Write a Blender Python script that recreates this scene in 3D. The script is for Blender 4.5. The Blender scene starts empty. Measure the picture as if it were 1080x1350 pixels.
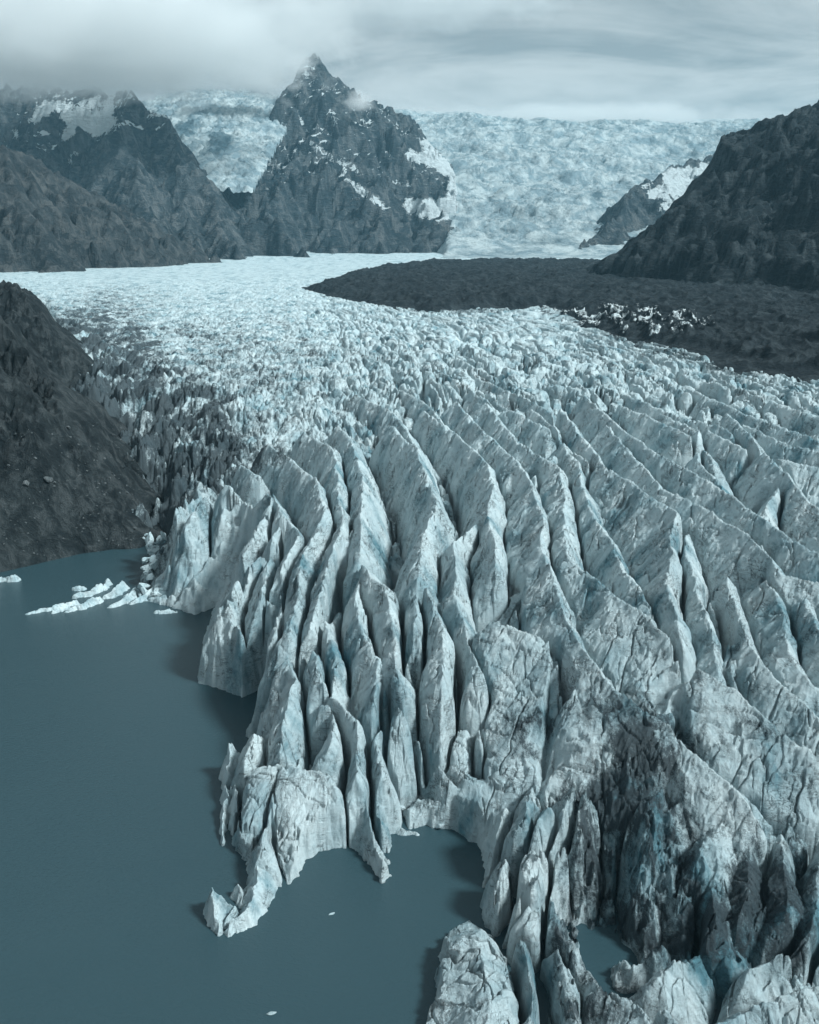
import bpy, math, random
import numpy as np
random.seed(7)
f32 = np.float32
# ------------------------------------------------------------------ camera geometry
CAMH = 100.0
PITCH = math.radians(16.1)
FPX = 1297.0
SP, CP = math.sin(PITCH), math.cos(PITCH)

def ray(u, v):
    a = (u - 540.0) / FPX; b = (675.0 - v) / FPX
    return a, CP + b * SP, -SP + b * CP
def pz(u, v, z):                       # photo pixel on the level z -> world
    a, y, w = ray(u, v); k = (z - CAMH) / w
    return (a * k, y * k, z)
def pdist(u, v, d):                    # photo pixel at depth y = d -> world
    a, y, w = ray(u, v); k = d / y
    return (a * k, d, CAMH + w * k)
def project(x, y, z):
    zc = y * CP - (z - CAMH) * SP
    yc = y * SP + (z - CAMH) * CP
    zc = np.maximum(zc, 1.0)
    return 540 + FPX * x / zc, 675 - FPX * yc / zc

# ------------------------------------------------------------------ noise
def _h(ix, iy, seed):
    n = ix.astype(np.uint32) * np.uint32(374761393) + iy.astype(np.uint32) * np.uint32(668265263) + np.uint32((seed * 2246822519) & 0xffffffff)
    n = (n ^ (n >> np.uint32(13))) * np.uint32(1274126177)
    n = (n ^ (n >> np.uint32(16))) * np.uint32(2654435761)
    return n ^ (n >> np.uint32(15))
def perlin(x, y, seed=0):
    x0 = np.floor(x); y0 = np.floor(y)
    fx = (x - x0).astype(f32); fy = (y - y0).astype(f32)
    ix = x0.astype(np.int64).astype(np.int32); iy = y0.astype(np.int64).astype(np.int32)
    def g(dx, dy):
        h = _h(ix + dx, iy + dy, seed)
        a = (h & np.uint32(1023)).astype(f32) * f32(2 * math.pi / 1024)
        return np.cos(a) * (fx - dx) + np.sin(a) * (fy - dy)
    ux = fx * fx * fx * (fx * (fx * 6 - 15) + 10); uy = fy * fy * fy * (fy * (fy * 6 - 15) + 10)
    a = g(0, 0); b = g(1, 0); c = g(0, 1); d = g(1, 1)
    return ((a + (b - a) * ux) * (1 - uy) + (c + (d - c) * ux) * uy) * f32(1.5)
def fbm(x, y, o=4, seed=0, gain=.5, lac=2.03):
    s = 0; a = 1.0
    for i in range(o):
        s = s + a * perlin(x, y, seed + i * 17); a *= gain; x = x * lac + 13.7; y = y * lac + 7.1
    return s
def ridged(x, y, o=4, seed=0, gain=.5, lac=2.07):
    s = 0; a = 1.0; t = 0
    for i in range(o):
        n = 1 - np.abs(perlin(x, y, seed + i * 31)) * 1.6
        s = s + a * n * n * np.sign(n); t += a; a *= gain; x = x * lac + 5.3; y = y * lac + 9.9
    return s / t
def cell(x, y, seed=0):                # F1, F2 and a per-cell random value
    x0 = np.floor(x).astype(np.int32); y0 = np.floor(y).astype(np.int32)
    f1 = np.full(x.shape, 9., f32); f2 = np.full(x.shape, 9., f32); r = np.zeros(x.shape, f32)
    for dx in (-1, 0, 1):
        for dy in (-1, 0, 1):
            h = _h(x0 + dx, y0 + dy, seed)
            px_ = x0 + dx + (h & np.uint32(1023)).astype(f32) / 1024
            py_ = y0 + dy + ((h >> np.uint32(10)) & np.uint32(1023)).astype(f32) / 1024
            rv = ((h >> np.uint32(20)) & np.uint32(1023)).astype(f32) / 1024
            d = np.sqrt((x - px_) ** 2 + (y - py_) ** 2).astype(f32)
            m = d < f1
            f2 = np.where(m, f1, np.minimum(f2, d)); r = np.where(m, rv, r); f1 = np.where(m, d, f1)
    return f1, f2, r
def facets(x, y, seed, tilt):            # piecewise tilted planes: broken, angular ice
    x0 = np.floor(x).astype(np.int32); y0 = np.floor(y).astype(np.int32)
    f1 = np.full(x.shape, 9., f32); f2 = np.full(x.shape, 9., f32); v = np.zeros(x.shape, f32)
    for dx in (-1, 0, 1):
        for dy in (-1, 0, 1):
            h = _h(x0 + dx, y0 + dy, seed)
            ex = (x - (x0 + dx + (h & np.uint32(255)).astype(f32) / 256)).astype(f32)
            ey = (y - (y0 + dy + ((h >> np.uint32(8)) & np.uint32(255)).astype(f32) / 256)).astype(f32)
            d = np.sqrt(ex * ex + ey * ey)
            a = ((h >> np.uint32(16)) & np.uint32(255)).astype(f32) * f32(2 * math.pi / 256)
            k = ((h >> np.uint32(24)) & np.uint32(255)).astype(f32) / 256
            val = tilt * (np.cos(a) * ex + np.sin(a) * ey) + (k - .5) * .5
            m = d < f1
            f2 = np.where(m, f1, np.minimum(f2, d)); v = np.where(m, val, v); f1 = np.where(m, d, f1)
    return v, f2 - f1
def sstep(a, b, x):
    t = np.clip((x - a) / (b - a), 0, 1); return t * t * (3 - 2 * t)

# ------------------------------------------------------------------ tents over crest lines
def tents(X, Y, h, lines, reach, power=1.0, aux=None, convex=False):
    """raise h to crest - slope*distance around each line; aux keeps arc length, distance and line id of the winner"""
    for k, (P, sl, sr) in enumerate(lines):
        P = np.asarray(P, float)
        x0, x1 = P[:, 0].min() - reach, P[:, 0].max() + reach
        y0, y1 = P[:, 1].min() - reach, P[:, 1].max() + reach
        idx = np.nonzero((X > x0) & (X < x1) & (Y > y0) & (Y < y1))[0]
        if len(idx) == 0: continue
        x = X[idx]; y = Y[idx]
        best = np.full(len(idx), -1e9); bt = np.zeros(len(idx)); bd = np.zeros(len(idx)); bs = np.zeros(len(idx)); acc = 0.0
        for i in range(len(P) - 1):
            ax, ay, az = P[i]; bx, by, bz = P[i + 1]
            dx, dy = bx - ax, by - ay; L2 = dx * dx + dy * dy + 1e-9; L = math.sqrt(L2)
            t = np.clip(((x - ax) * dx + (y - ay) * dy) / L2, 0, 1)
            ex = x - (ax + t * dx); ey = y - (ay + t * dy)
            d = np.sqrt(ex * ex + ey * ey)
            side = dx * (y - ay) - dy * (x - ax)          # >0: to the left going along the line
            sn = side / (np.sqrt((x - ax) ** 2 + (y - ay) ** 2) * L + 1e-6)
            w = np.clip(sn * 1.2 + .5, 0, 1)
            s = sr + (sl - sr) * w
            if convex:
                q = np.clip(s - 1, 0, 1)
                val = az + (bz - az) * t - s * d * (1 - .5 * q + .075 * q * d)
            else: val = az + (bz - az) * t - s * d
            m = val > best
            best = np.where(m, val, best); bs = np.where(m, s, bs); bt = np.where(m, acc + t * L, bt); bd = np.where(m, d, bd)
            acc += L
        if aux is not None and len(aux) > 3:
            aux[3][idx] = np.where(best > h[idx], h[idx], np.maximum(aux[3][idx], best))
        m = best > h[idx]
        j = idx[m]
        h[j] = best[m]
        if aux is not None:
            aux[0][j] = bt[m] + k * 57.3; aux[1][j] = bd[m]; aux[2][j] = k
            if len(aux) > 4: aux[4][j] = bs[m]
    return h

def inpoly(x, y, P):
    c = np.zeros(x.shape, bool)
    for i in range(len(P)):
        x1, y1 = P[i][:2]; x2, y2 = P[i - 1][:2]
        with np.errstate(divide='ignore', invalid='ignore'):
            c ^= ((y1 > y) != (y2 > y)) & (x < (x2 - x1) * (y - y1) / (y2 - y1 + 1e-12) + x1)
    return c
def dpoly(x, y, P, closed=True):
    d = np.full(x.shape, 1e9)
    for i in range(0 if closed else 1, len(P)):
        ax, ay = P[i - 1][:2]; bx, by = P[i][:2]
        dx, dy = bx - ax, by - ay
        t = np.clip(((x - ax) * dx + (y - ay) * dy) / (dx * dx + dy * dy + 1e-9), 0, 1)
        d = np.minimum(d, (x - ax - t * dx) ** 2 + (y - ay - t * dy) ** 2)
    return np.sqrt(d)
def sdpoly(x, y, P):                   # positive inside
    return np.where(inpoly(x, y, P), 1, -1) * dpoly(x, y, P)

# ------------------------------------------------------------------ scene helpers
SC = bpy.context.scene
def tag(o, label=None, cat=None, group=None, kind=None):
    if label: o['label'] = label
    if cat: o['category'] = cat
    if group: o['group'] = group
    if kind: o['kind'] = kind
    return o
def mesh_from(name, V, F, mat, attrs=None, smooth=True, parent=None):
    me = bpy.data.meshes.new(name)
    V = np.asarray(V, f32); F = np.asarray(F, np.int32); n = F.shape[1]
    me.vertices.add(len(V)); me.vertices.foreach_set('co', V.ravel())
    me.loops.add(F.size); me.loops.foreach_set('vertex_index', F.ravel())
    me.polygons.add(len(F)); me.polygons.foreach_set('loop_start', np.arange(0, F.size, n, dtype=np.int32))
    me.polygons.foreach_set('use_smooth', np.full(len(F), smooth))
    me.update(calc_edges=True)
    for k, a in (attrs or {}).items():
        at = me.attributes.new(k, 'FLOAT', 'POINT'); at.data.foreach_set('value', np.ascontiguousarray(a, f32))
    me.materials.append(mat)
    o = bpy.data.objects.new(name, me); SC.collection.objects.link(o)
    if parent: o.parent = parent
    return o
def grid_faces(nr, nc, keep=None):
    i = np.arange(nr * nc, dtype=np.int32).reshape(nr, nc)
    F = np.stack([i[:-1, :-1], i[:-1, 1:], i[1:, 1:], i[1:, :-1]], -1).reshape(-1, 4)
    if keep is not None:
        F = F[keep[F].any(1)]
    return F
def compact(V, F, attrs):
    used = np.zeros(len(V), bool); used[F.ravel()] = True
    m = np.cumsum(used) - 1
    return V[used], m[F].astype(np.int32), {k: a[used] for k, a in attrs.items()}
def polar_grid(rs, a0, a1, nc):
    al = np.linspace(math.radians(a0), math.radians(a1), nc)
    R, A = np.meshgrid(rs, al, indexing='ij')
    return (R * np.sin(A)).ravel(), (R * np.cos(A)).ravel(), R.ravel(), len(rs), nc
def rseq(r0, r1, step):
    out = [r0]
    while out[-1] < r1: out.append(out[-1] + step(out[-1]))
    return np.array(out)

# ------------------------------------------------------------------ materials
class NT:
    def __init__(s, name, world=False):
        if world:
            s.m = bpy.data.worlds.new(name)
        else:
            s.m = bpy.data.materials.new(name)
        s.m.use_nodes = True; s.t = s.m.node_tree; s.t.nodes.clear()
    def n(s, typ, ins=None, **kw):
        nd = s.t.nodes.new(typ)
        for k, v in kw.items(): setattr(nd, k, v)
        for k, v in (ins or {}).items():
            if isinstance(v, bpy.types.NodeSocket): s.t.links.new(v, nd.inputs[k])
            else: nd.inputs[k].default_value = v
        return nd
    def math(s, op, a, b=0.0, c=0.0, clamp=False):
        nd = s.n('ShaderNodeMath', {0: a, 1: b, 2: c}, operation=op, use_clamp=clamp); return nd.outputs[0]
    def mix(s, f, a, b):
        nd = s.n('ShaderNodeMix', data_type='RGBA')
        for k, v in ((0, f), (6, a), (7, b)):
            if isinstance(v, bpy.types.NodeSocket): s.t.links.new(v, nd.inputs[k])
            else: nd.inputs[k].default_value = v
        return nd.outputs[2]
    def ramp(s, f, lo, hi, a=0.0, b=1.0):
        return s.n('ShaderNodeMapRange', {0: f, 1: lo, 2: hi, 3: a, 4: b}, clamp=True).outputs[0]
    def noise(s, vec, scale, detail=4, rough=.55, dist=0.0, typ='FBM'):
        return s.n('ShaderNodeTexNoise', {'Vector': vec, 'Scale': scale, 'Detail': detail, 'Roughness': rough, 'Distortion': dist}, noise_type=typ).outputs[0]
    def attr(s, name): return s.n('ShaderNodeAttribute', attribute_name=name).outputs['Fac']
    def pos(s): return s.n('ShaderNodeNewGeometry').outputs['Position']
    def mapping(s, vec, scale=(1, 1, 1), rot=(0, 0, 0)):
        return s.n('ShaderNodeMapping', {'Vector': vec, 'Scale': scale, 'Rotation': rot}).outputs[0]
    def bump(s, h, strength, dist, normal=None):
        ins = {'Strength': strength, 'Distance': dist, 'Height': h}
        if normal is not None: ins['Normal'] = normal
        return s.n('ShaderNodeBump', ins).outputs[0]
    def surf(s, col, rough=.6, normal=None, spec=.3, **kw):
        ins = {'Base Color': col, 'Roughness': rough, 'Specular IOR Level': spec}
        if normal is not None: ins['Normal'] = normal
        ins.update(kw)
        p = s.n('ShaderNodeBsdfPrincipled', ins)
        s.n('ShaderNodeOutputMaterial', {'Surface': p.outputs[0]}); return p
def C(r, g, b): return (r, g, b, 1)

ICE_HI = C(.60, .70, .72); ICE_MD = C(.46, .585, .62); ICE_BL = C(.10, .235, .285)
DIRT = C(.022, .034, .042)
def ice_material(name, fine=1.0):
    t = NT(name); p = t.pos(); d = t.attr('dirt'); st = t.attr('streak')
    n1 = t.noise(p, .09 * fine, 6, .6, .4)
    n2 = t.noise(t.mapping(p, (1, .35, .55), (0, 0, .3)), .9 * fine, 6, .7, .6)
    n3 = t.noise(p, 5.0 * fine, 4, .75)
    tone = t.math('ADD', t.math('MULTIPLY', n1, .6), t.math('MULTIPLY', n2, .4))
    c = t.mix(t.ramp(tone, .40, .58), ICE_MD, ICE_HI)
    c = t.mix(t.ramp(t.math('ADD', st, t.math('MULTIPLY', t.math('SUBTRACT', n2, .5), 1.1)), .30, .95), c, ICE_BL)
    # thin grit veins: layers of ash tilted through the ice, and cracks
    w = t.noise(p, .16 * fine, 4, .6, 0)
    lay = t.n('ShaderNodeTexNoise', {'Vector': t.mapping(p, (.22, .5, 2.2), (.5, .25, .6)), 'Scale': .55 * fine, 'Detail': 4, 'Roughness': .6, 'Distortion': 1.0}).outputs[0]
    vein = t.ramp(t.math('ABSOLUTE', t.math('SUBTRACT', lay, .5)), .0, .020, 1, 0)
    lay2 = t.n('ShaderNodeTexNoise', {'Vector': t.mapping(p, (1.0, .16, .5), (0, .3, -.35)), 'Scale': .42 * fine, 'Detail': 5, 'Roughness': .62, 'Distortion': .8}).outputs[0]
    vein2 = t.ramp(t.math('ABSOLUTE', t.math('SUBTRACT', lay2, .48)), .0, .016, 1, 0)
    veins = t.math('MULTIPLY', t.math('MAXIMUM', vein, vein2), t.ramp(w, .46, .62, .0, .8))
    g = t.noise(t.mapping(p, (1.2, .3, 1.6), (.2, 0, -.25)), 1.5 * fine, 8, .76, 1.2)
    grit = t.ramp(g, .60, .70, 0, .5)
    dd = t.math('ADD', d, t.math('MULTIPLY', t.math('SUBTRACT', n3, .5), .9))
    dd = t.math('ADD', dd, t.math('MULTIPLY', t.math('SUBTRACT', n2, .5), 1.7))
    dd = t.math('ADD', dd, t.math('MULTIPLY', t.math('SUBTRACT', g, .5), 1.4))
    mask = t.math('MAXIMUM', t.ramp(dd, .50, 1.0, 0, .94), t.math('MAXIMUM', grit, veins))
    dc = t.mix(t.ramp(n3, .35, .7), DIRT, C(.055, .082, .095))
    c = t.mix(mask, c, dc)
    h = t.math('ADD', t.math('MULTIPLY', n2, .8), t.math('MULTIPLY', g, .7))
    h = t.math('SUBTRACT', h, t.math('MULTIPLY', veins, .25))
    b1 = t.bump(h, .9, .9 / fine)
    b2 = t.bump(n3, .6, .2 / fine, b1)
    t.surf(c, .5, b2, .3)
    return t.m
def rock_material(name, c1, c2, c3, sc=1.0, bumpd=1.0, snow=False, strat=(1, 1, 1), rot=(0, 0, 0)):
    t = NT(name); p = t.pos()
    n1 = t.noise(p, .009 * sc, 7, .62, .5)
    n2 = t.noise(t.mapping(p, strat, rot), .04 * sc, 8, .66, .8)
    n3 = t.noise(p, .45 * sc, 5, .7)
    c = t.mix(t.ramp(n1, .36, .64), c1, c2)
    c = t.mix(t.ramp(n2, .5, .72, 0, .85), c, c3)
    n4 = t.noise(t.mapping(p, (1, 1, .12)), .035 * sc, 6, .7, .5)
    c = t.mix(t.ramp(n4, .50, .62, 0, .75), c, c3)
    c = t.mix(t.ramp(n4, .38, .48, .75, 0), c, c1)
    c = t.mix(t.ramp(n3, .35, .6, .45, 0), c, C(.010, .016, .020))
    h = t.math('ADD', t.math('MULTIPLY', n2, 1.0), t.math('ADD', t.math('MULTIPLY', n3, .25), t.math('MULTIPLY', n4, 1.1)))
    b = t.bump(h, .95, 14 / sc * bumpd)
    rough = .8
    if snow:
        s = t.math('ADD', t.attr('snow'), t.math('MULTIPLY', t.math('SUBTRACT', n2, .5), .9))
        s = t.math('ADD', s, t.math('MULTIPLY', t.math('SUBTRACT', n3, .5), .6))
        c = t.mix(t.ramp(s, .46, .56), c, C(.66, .74, .76))
    t.surf(c, rough, b, .15)
    return t.m

M_ICE = ice_material('glacier_ice')
M_ICE_FINE = ice_material('floe_ice', 1.8)

# ------------------------------------------------------------------ glacier
VS = [345, 400, 450, 500, 520, 560, 600, 650, 700, 760, 800, 850, 900, 1000, 1100, 1200, 1350]
ZL = [40, 39, 38, 35, 33, 30, 26, 22, 17, 12, 11, 10, 8, 7, 6, 6, 6]
ZM = [40, 40, 40, 39, 38, 36.5, 35, 32.5, 29.5, 26, 23.5, 20, 16.5, 10.5, 6.5, 6, 6]
ZR = [40, 40, 40, 38.5, 38, 37, 36, 34.5, 32.5, 30.5, 28.8, 26.3, 23.5, 17, 11.5, 7.5, 6]
def Zt(u, v):
    a, b, c = (np.interp(v, VS, z) for z in (ZL, ZM, ZR))
    return float(np.interp(u, [230, 430, 850], [a, b, c]))
def crest(pts, dz=0.0, sl=2.0, sr=2.0, end=None):
    P = []
    for i, q in enumerate(pts):
        z = q[2] if len(q) > 2 else Zt(q[0], q[1]) + dz
        if len(q) > 2 and q[0] > 640: z = min(z, Zt(q[0], q[1]) + 2.0)
        P.append(pz(q[0], q[1], z))
    return (P, sl, sr)

CR = []
def add(pts, dz=0., sl=2.0, sr=2.0): CR.append(crest(pts, dz, sl, sr))
# block by the lake, left of centre   (lines run from far to near: left side = image right)
add([(377,682),(353,720),(323,750),(303,790),(302,835),(315,870,9),(322,900,4)], 2, 2.2, 1.7)
add([(307,833),(275,858,9),(268,888,4)], 2)
add([(353,722),(345,790),(342,850,13),(348,890,6)], 1)
add([(270,657),(240,693),(203,753,9),(190,782,4)], 2)
add([(290,683),(253,720),(237,757,11),(215,788,4)], 2)
add([(300,640),(330,663),(297,700),(265,733),(255,767,11),(257,797,4)], 3, 1.7, 2)
add([(345,628),(360,667),(323,727),(303,753),(285,785,8)], 2)
add([(318,612),(345,628),(377,680),(393,705),(380,727),(362,780),(365,830)], 2, 1.9, 2.3)
add([(262,612),(235,640),(215,680),(196,710,12),(190,735,6)], 2)
add([(352,585),(390,610),(420,637),(430,673),(400,727),(393,773),(380,840)], 2, 2, 1.8)
add([(400,570),(440,592),(447,640),(452,680),(433,747),(415,800),(400,850)], 1.5, 2.2, 2.0)
# long fins towards the front
add([(447,560),(467,590),(480,640),(473,690),(480,740),(492,760),(512,772),(513,807),(520,850),(528,900)], 2, 1.9, 1.9)
add([(480,742),(471,790),(470,823),(500,873),(490,930)], 1, 1.8, 2.4)
add([(457,710),(440,760),(427,823),(447,873),(441,925),(425,965)], 0, 2.2, 2.2)
add([(407,843),(380,867),(393,893),(375,947),(368,1000,10.5),(358,1050,8),(350,1090,6),(341,1128,4.5),(340,1150,4),(333,1185,3.5),(318,1208,2.5)], 1, 1.0, 2.6)
add([(407,843),(430,900),(440,950),(430,990)], 1)
add([(368,1000,10.8),(390,1012,10.6),(427,1022,10),(450,1058,8),(458,1100,4.5)], 0, 3.5, .6)
add([(338,965,10),(318,1020,7.5),(312,1060,6),(314,1100,4)], 0, 1.8, 2.2)
add([(430,905),(467,948),(470,1000,11.5),(470,1050,9),(480,1100,6),(498,1135,3.5),(507,1152,2)], 1, 1.7, 3.0)
add([(503,905),(507,943),(493,973),(503,1013,10.5),(503,1050,8),(507,1100,3.5)], 0, 3., 2.4)
add([(512,560),(550,590),(557,617),(577,660),(560,700),(553,740),(550,793),(543,840)], 2, 2.0, 1.9)
add([(560,770),(573,800),(587,833),(583,890),(580,973,12.5),(574,1000,9)], 2, 3.2, 1.8)
add([(543,842),(543,863),(510,903),(527,940),(540,975,12)], 1, 2.6, 2.0)
add([(540,930),(556,985,10.5),(585,1015,8.5),(610,1045,6),(630,1085,3),(640,1108,2)], 0, 2.2, 2.2)
add([(560,540),(597,570),(640,607),(650,643),(640,680),(655,715),(653,745)], 2, 2.1, 1.7)
add([(640,680),(600,713),(597,780),(617,840),(630,887),(627,940,15),(637,987,12),(646,1045,8)], 1, 2.1, 2.2)
add([(675,750),(690,770),(683,800),(690,820)], -1)
add([(650,820),(655,870),(668,920),(678,970)], -3)
add([(600,530),(637,567),(680,607),(703,643),(717,687),(717,727),(730,753),(743,800),(760,847),(783,877),(813,912),(867,947),(887,960),(927,1003),(940,1013),(973,1047),(993,1073)], 2.5, 2.4, .95)
add([(648,822),(697,832),(727,840),(757,893)], 1.5, 3.0, .8)
add([(760,893),(740,935),(748,985),(720,1020)], -2, 1.4, 1.1)
add([(640,530),(683,583),(737,617),(745,650),(742,673),(750,735),(810,787),(853,813),(900,860),(933,893),(967,910),(1010,947),(1060,983),(1110,1015)], 2.5, 2.2, .95)
add([(700,540),(730,562),(765,620),(775,665),(787,690),(810,717),(820,753),(840,773),(858,808)], 1, 2.2, 1.6)
add([(700,640),(712,610),(733,600)], 0)
add([(740,540),(800,617),(847,647),(893,677),(887,707),(883,747),(880,780),(897,840),(910,867)], 2.5, 2.6, 1.1)
add([(797,560),(873,643),(933,673),(987,707),(1037,757),(1080,772),(1130,790)], 2.5, 1.6, 1.1)
add([(903,690),(905,715),(907,740),(927,800),(937,840),(950,893)], .5, 2.2, 1.1)
add([(770,520),(813,560),(867,600),(933,633),(987,670),(1040,707),(1080,730),(1130,752)], 3, 1.3, 1.5)
add([(870,545),(920,567),(923,607),(955,643)], 1, 1.8, 1.3)
add([(960,545),(1013,600),(1030,620),(1053,647),(1080,673),(1120,700)], 2.5, 1.6, 1.2)
add([(933,567),(987,593),(1020,603),(1080,617),(1130,625)], 1, 1.6, 1.2)
add([(1030,610),(1020,650),(1003,690),(1010,720)], 1)
add([(960,760),(980,833),(1000,870),(1033,903),(1057,920),(1085,955),(1120,985)], 1.5, 1.8, 1.1)
add([(1010,745),(1023,787),(1037,827),(1040,860),(1070,905),(1110,930)], 1.5, 1.6, 1.0)
add([(940,790),(975,845),(965,880),(970,905)], 0)
add([(1060,790),(1080,840),(1110,890)], 2)
for q in [[(669,539),(724,566),(779,614)],[(724,498),(847,546),(923,580),(943,614)],[(785,505),(888,546),(957,566),(1025,614)],[(820,477),(923,518),(998,552),(1080,580)],
          [(765,463),(820,484),(909,518)],[(875,456),(957,487),(1080,525)],[(683,463),(751,498),(806,532)],[(628,498),(696,525),(751,559)],[(560,480),(610,505),(650,535)],[(500,500),(560,530),(597,570)],
          [(470,520),(520,545),(550,590)],[(600,470),(660,500),(720,530)],[(700,440),(770,462),(830,480)],[(960,505),(1020,530),(1090,552)],[(980,560),(1040,585),(1090,598)]]: add(q, 1.0, 1.5, 1.3)
# slabs and faces at lower right
add([(867,948),(900,935),(905,900)], .5, 1.2, 1.5)
add([(905,890),(905,950),(920,1000)], .5, 1.5, 1.2)
add([(927,1003),(900,1010),(850,1045,20),(850,1085,17),(862,1120,14),(848,1160,9)], .5, .8, 3.0)
add([(973,1047),(955,1085),(925,1130,15),(905,1185,8)], 1, .7, 1.0)
add([(993,1073),(993,1110),(985,1170,15),(975,1250,6)], 1, 1.5, 1.4)
add([(1000,1075),(1040,1085),(1080,1095),(1120,1110)], 0, 2, .8)
add([(1028,1100),(1040,1160,16),(1040,1210,11)], 1, 1.3, 1.3)
add([(1085,1100),(1075,1190,17),(1062,1260,11),(1020,1290,7)], 1, 1.2, 1.2)
add([(960,1113),(940,1170,13),(948,1220,10),(970,1258,6)], 0, 1.0, 2.4)
add([(1120,1210,14),(1060,1260,10),(1035,1262,9),(1000,1280,8),(985,1310,6)], 0, .9, 2)
add([(1120,1290,12),(1060,1310,9),(990,1335,7),(930,1360,6)], 0)
add([(930,1260,6.5),(890,1262,8),(865,1285,8),(850,1310,6)], 0, 1.2, 1.5)
add([(880,1330,7),(900,1370,7)], 0)
add([(838,1255,5),(865,1245,6.5),(885,1240,5.5)], 0)
add([(795,1305,8),(830,1320,8),(860,1350,7.5)], 0)
# fins between the hollow and the lake
add([(665,1060),(650,1085,9),(645,1112,5)], 0, 1.8, 2)
add([(690,1000),(700,1030),(690,1070,13),(672,1095,9)], -2)
add([(668,1115,8),(662,1150,8),(656,1190,5),(652,1215,3)], 0, 1.6, 2.2)
add([(720,1060,14),(700,1085,12),(682,1110,9)], 0)
add([(752,1030,17),(745,1060,15),(730,1100,11)], 0, 2.6, 2)
add([(768,1030,17),(768,1073,15),(761,1120,11)], 0, 3.2, 2.2)
add([(710,1115,14),(713,1150,13),(701,1190,9),(692,1225,6)], 0, 1.9, 1.7)
add([(749,1110,13),(743,1150,11),(740,1200,8),(757,1255,6),(785,1290,5),(800,1320,6)], 0, 3, 2)
add([(690,1170,10),(665,1215,5)], 0)
add([(688,1237,7),(693,1277,7),(697,1327,7),(700,1370,7)], 0, 1.7, 2)
add([(735,1240,6),(745,1290,6),(760,1350,6)], 0)
add([(622,1238,5.5),(636,1268,6.5),(642,1320,7),(640,1400,7)], 0, .45, .6)

LAKE = [pz(u, v, 0) for u, v in [(-400,900),(-200,790),(0,753),(60,738),(110,726),(180,717),(205,722),(200,745),(186,762),(190,790),(225,800),(257,810),(285,800),(268,850),(262,900),
    (290,908),(320,919),(350,906),(345,935),(325,970),(300,1030),(300,1080),(312,1120),(330,1143),(326,1178),(308,1205),(292,1215),(300,1228),(330,1195),(345,1170),(375,1169),(392,1155),(402,1132),(430,1120),(465,1116),(482,1130),(503,1163),(515,1158),(512,1100),
    (560,1088),(600,1094),(638,1118),(641,1160),(636,1205),(640,1225),(618,1218),(596,1228),(583,1262),(578,1300),(563,1350),(545,1420),(480,1700),(-1200,1700)]]
POOL = [pz(u, v, 0) for u, v in [(770,1222),(784,1236),(790,1258),(782,1278),(768,1266),(763,1240)]]

HOL = pz(820, 1110, 14)
# guides for the procedural ridges: the same fan of flow lines, continued up-glacier
GUIDES = [
    [(60,360),(130,420),(170,500),(190,600),(180,760),(100,900)],
    [(110,358),(230,420),(280,500),(300,600),(260,760),(200,950)],
    [(180,356),(310,430),(370,520),(400,600),(370,800),(320,1100)],
    [(250,356),(380,430),(440,520),(470,600),(480,800),(470,1100)],
    [(320,358),(440,430),(520,520),(570,620),(600,800),(630,1100)],
    [(370,362),(500,430),(600,520),(690,620),(750,800),(900,1100)],
    [(420,375),(560,430),(680,510),(800,610),(900,760),(1200,1100)],
    [(480,392),(640,430),(790,500),(930,590),(1080,700),(1500,950)],
    [(560,402),(740,440),(930,500),(1080,570),(1300,680),(1900,900)],
    [(640,404),(850,455),(1080,520),(1300,600),(1600,720),(2300,900)],
]
def guide_field(X, Y, R):
    A = np.arctan2(X, Y)
    rr = np.geomspace(60, 2900, 260)
    T = np.zeros((len(rr), len(GUIDES)))
    for k, g in enumerate(GUIDES):
        W = [pz(u, v, Zt(u, v) - 1) for u, v in g]
        r = np.array([math.hypot(w[0], w[1]) for w in W]); a = np.array([math.atan2(w[0], w[1]) for w in W])
        o = np.argsort(r); T[:, k] = np.interp(np.log(rr), np.log(r[o]), a[o])
    for k in range(1, len(GUIDES)): T[:, k] = np.maximum(T[:, k], T[:, k - 1] + .012)
    fi = np.interp(np.log(R), np.log(rr), np.arange(len(rr))); i0 = np.clip(fi.astype(int), 0, len(rr) - 2); ft = fi - i0
    S = np.zeros(len(X)); prev = None
    for k in range(len(GUIDES)):
        ak = T[i0, k] * (1 - ft) + T[i0 + 1, k] * ft
        if k == 0: S = (A - ak) / .05
        else: S = np.where(A >= prev, (k - 1) + (A - prev) / np.maximum(ak - prev, 1e-4), S)
        prev = ak
    S = np.where(A > prev, len(GUIDES) - 1 + (A - prev) / .12, S)
    return S

EDGE_MOR = [pz(u, v, 40) for u, v in [(395,378),(440,392),(480,398),(560,410),(640,406),(720,402),(800,440),(880,455),(950,480),(1010,487),(1080,495),(1250,520),(1700,600),(1900,420),(1500,360),(1080,349),(860,347),(700,345),(560,346),(480,356)]]
BANK_FOOT = [pz(-150,780,0), pz(0,753,0), pz(100,728,0), pz(175,716,0), pz(200,700,3), pz(195,650,6), pz(170,600,12), pz(150,560,20), pz(128,520,24), pz(112,480,28), pz(100,440,34), pz(75,400,40), pz(20,372,40), pz(-150,362,40)]

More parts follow.
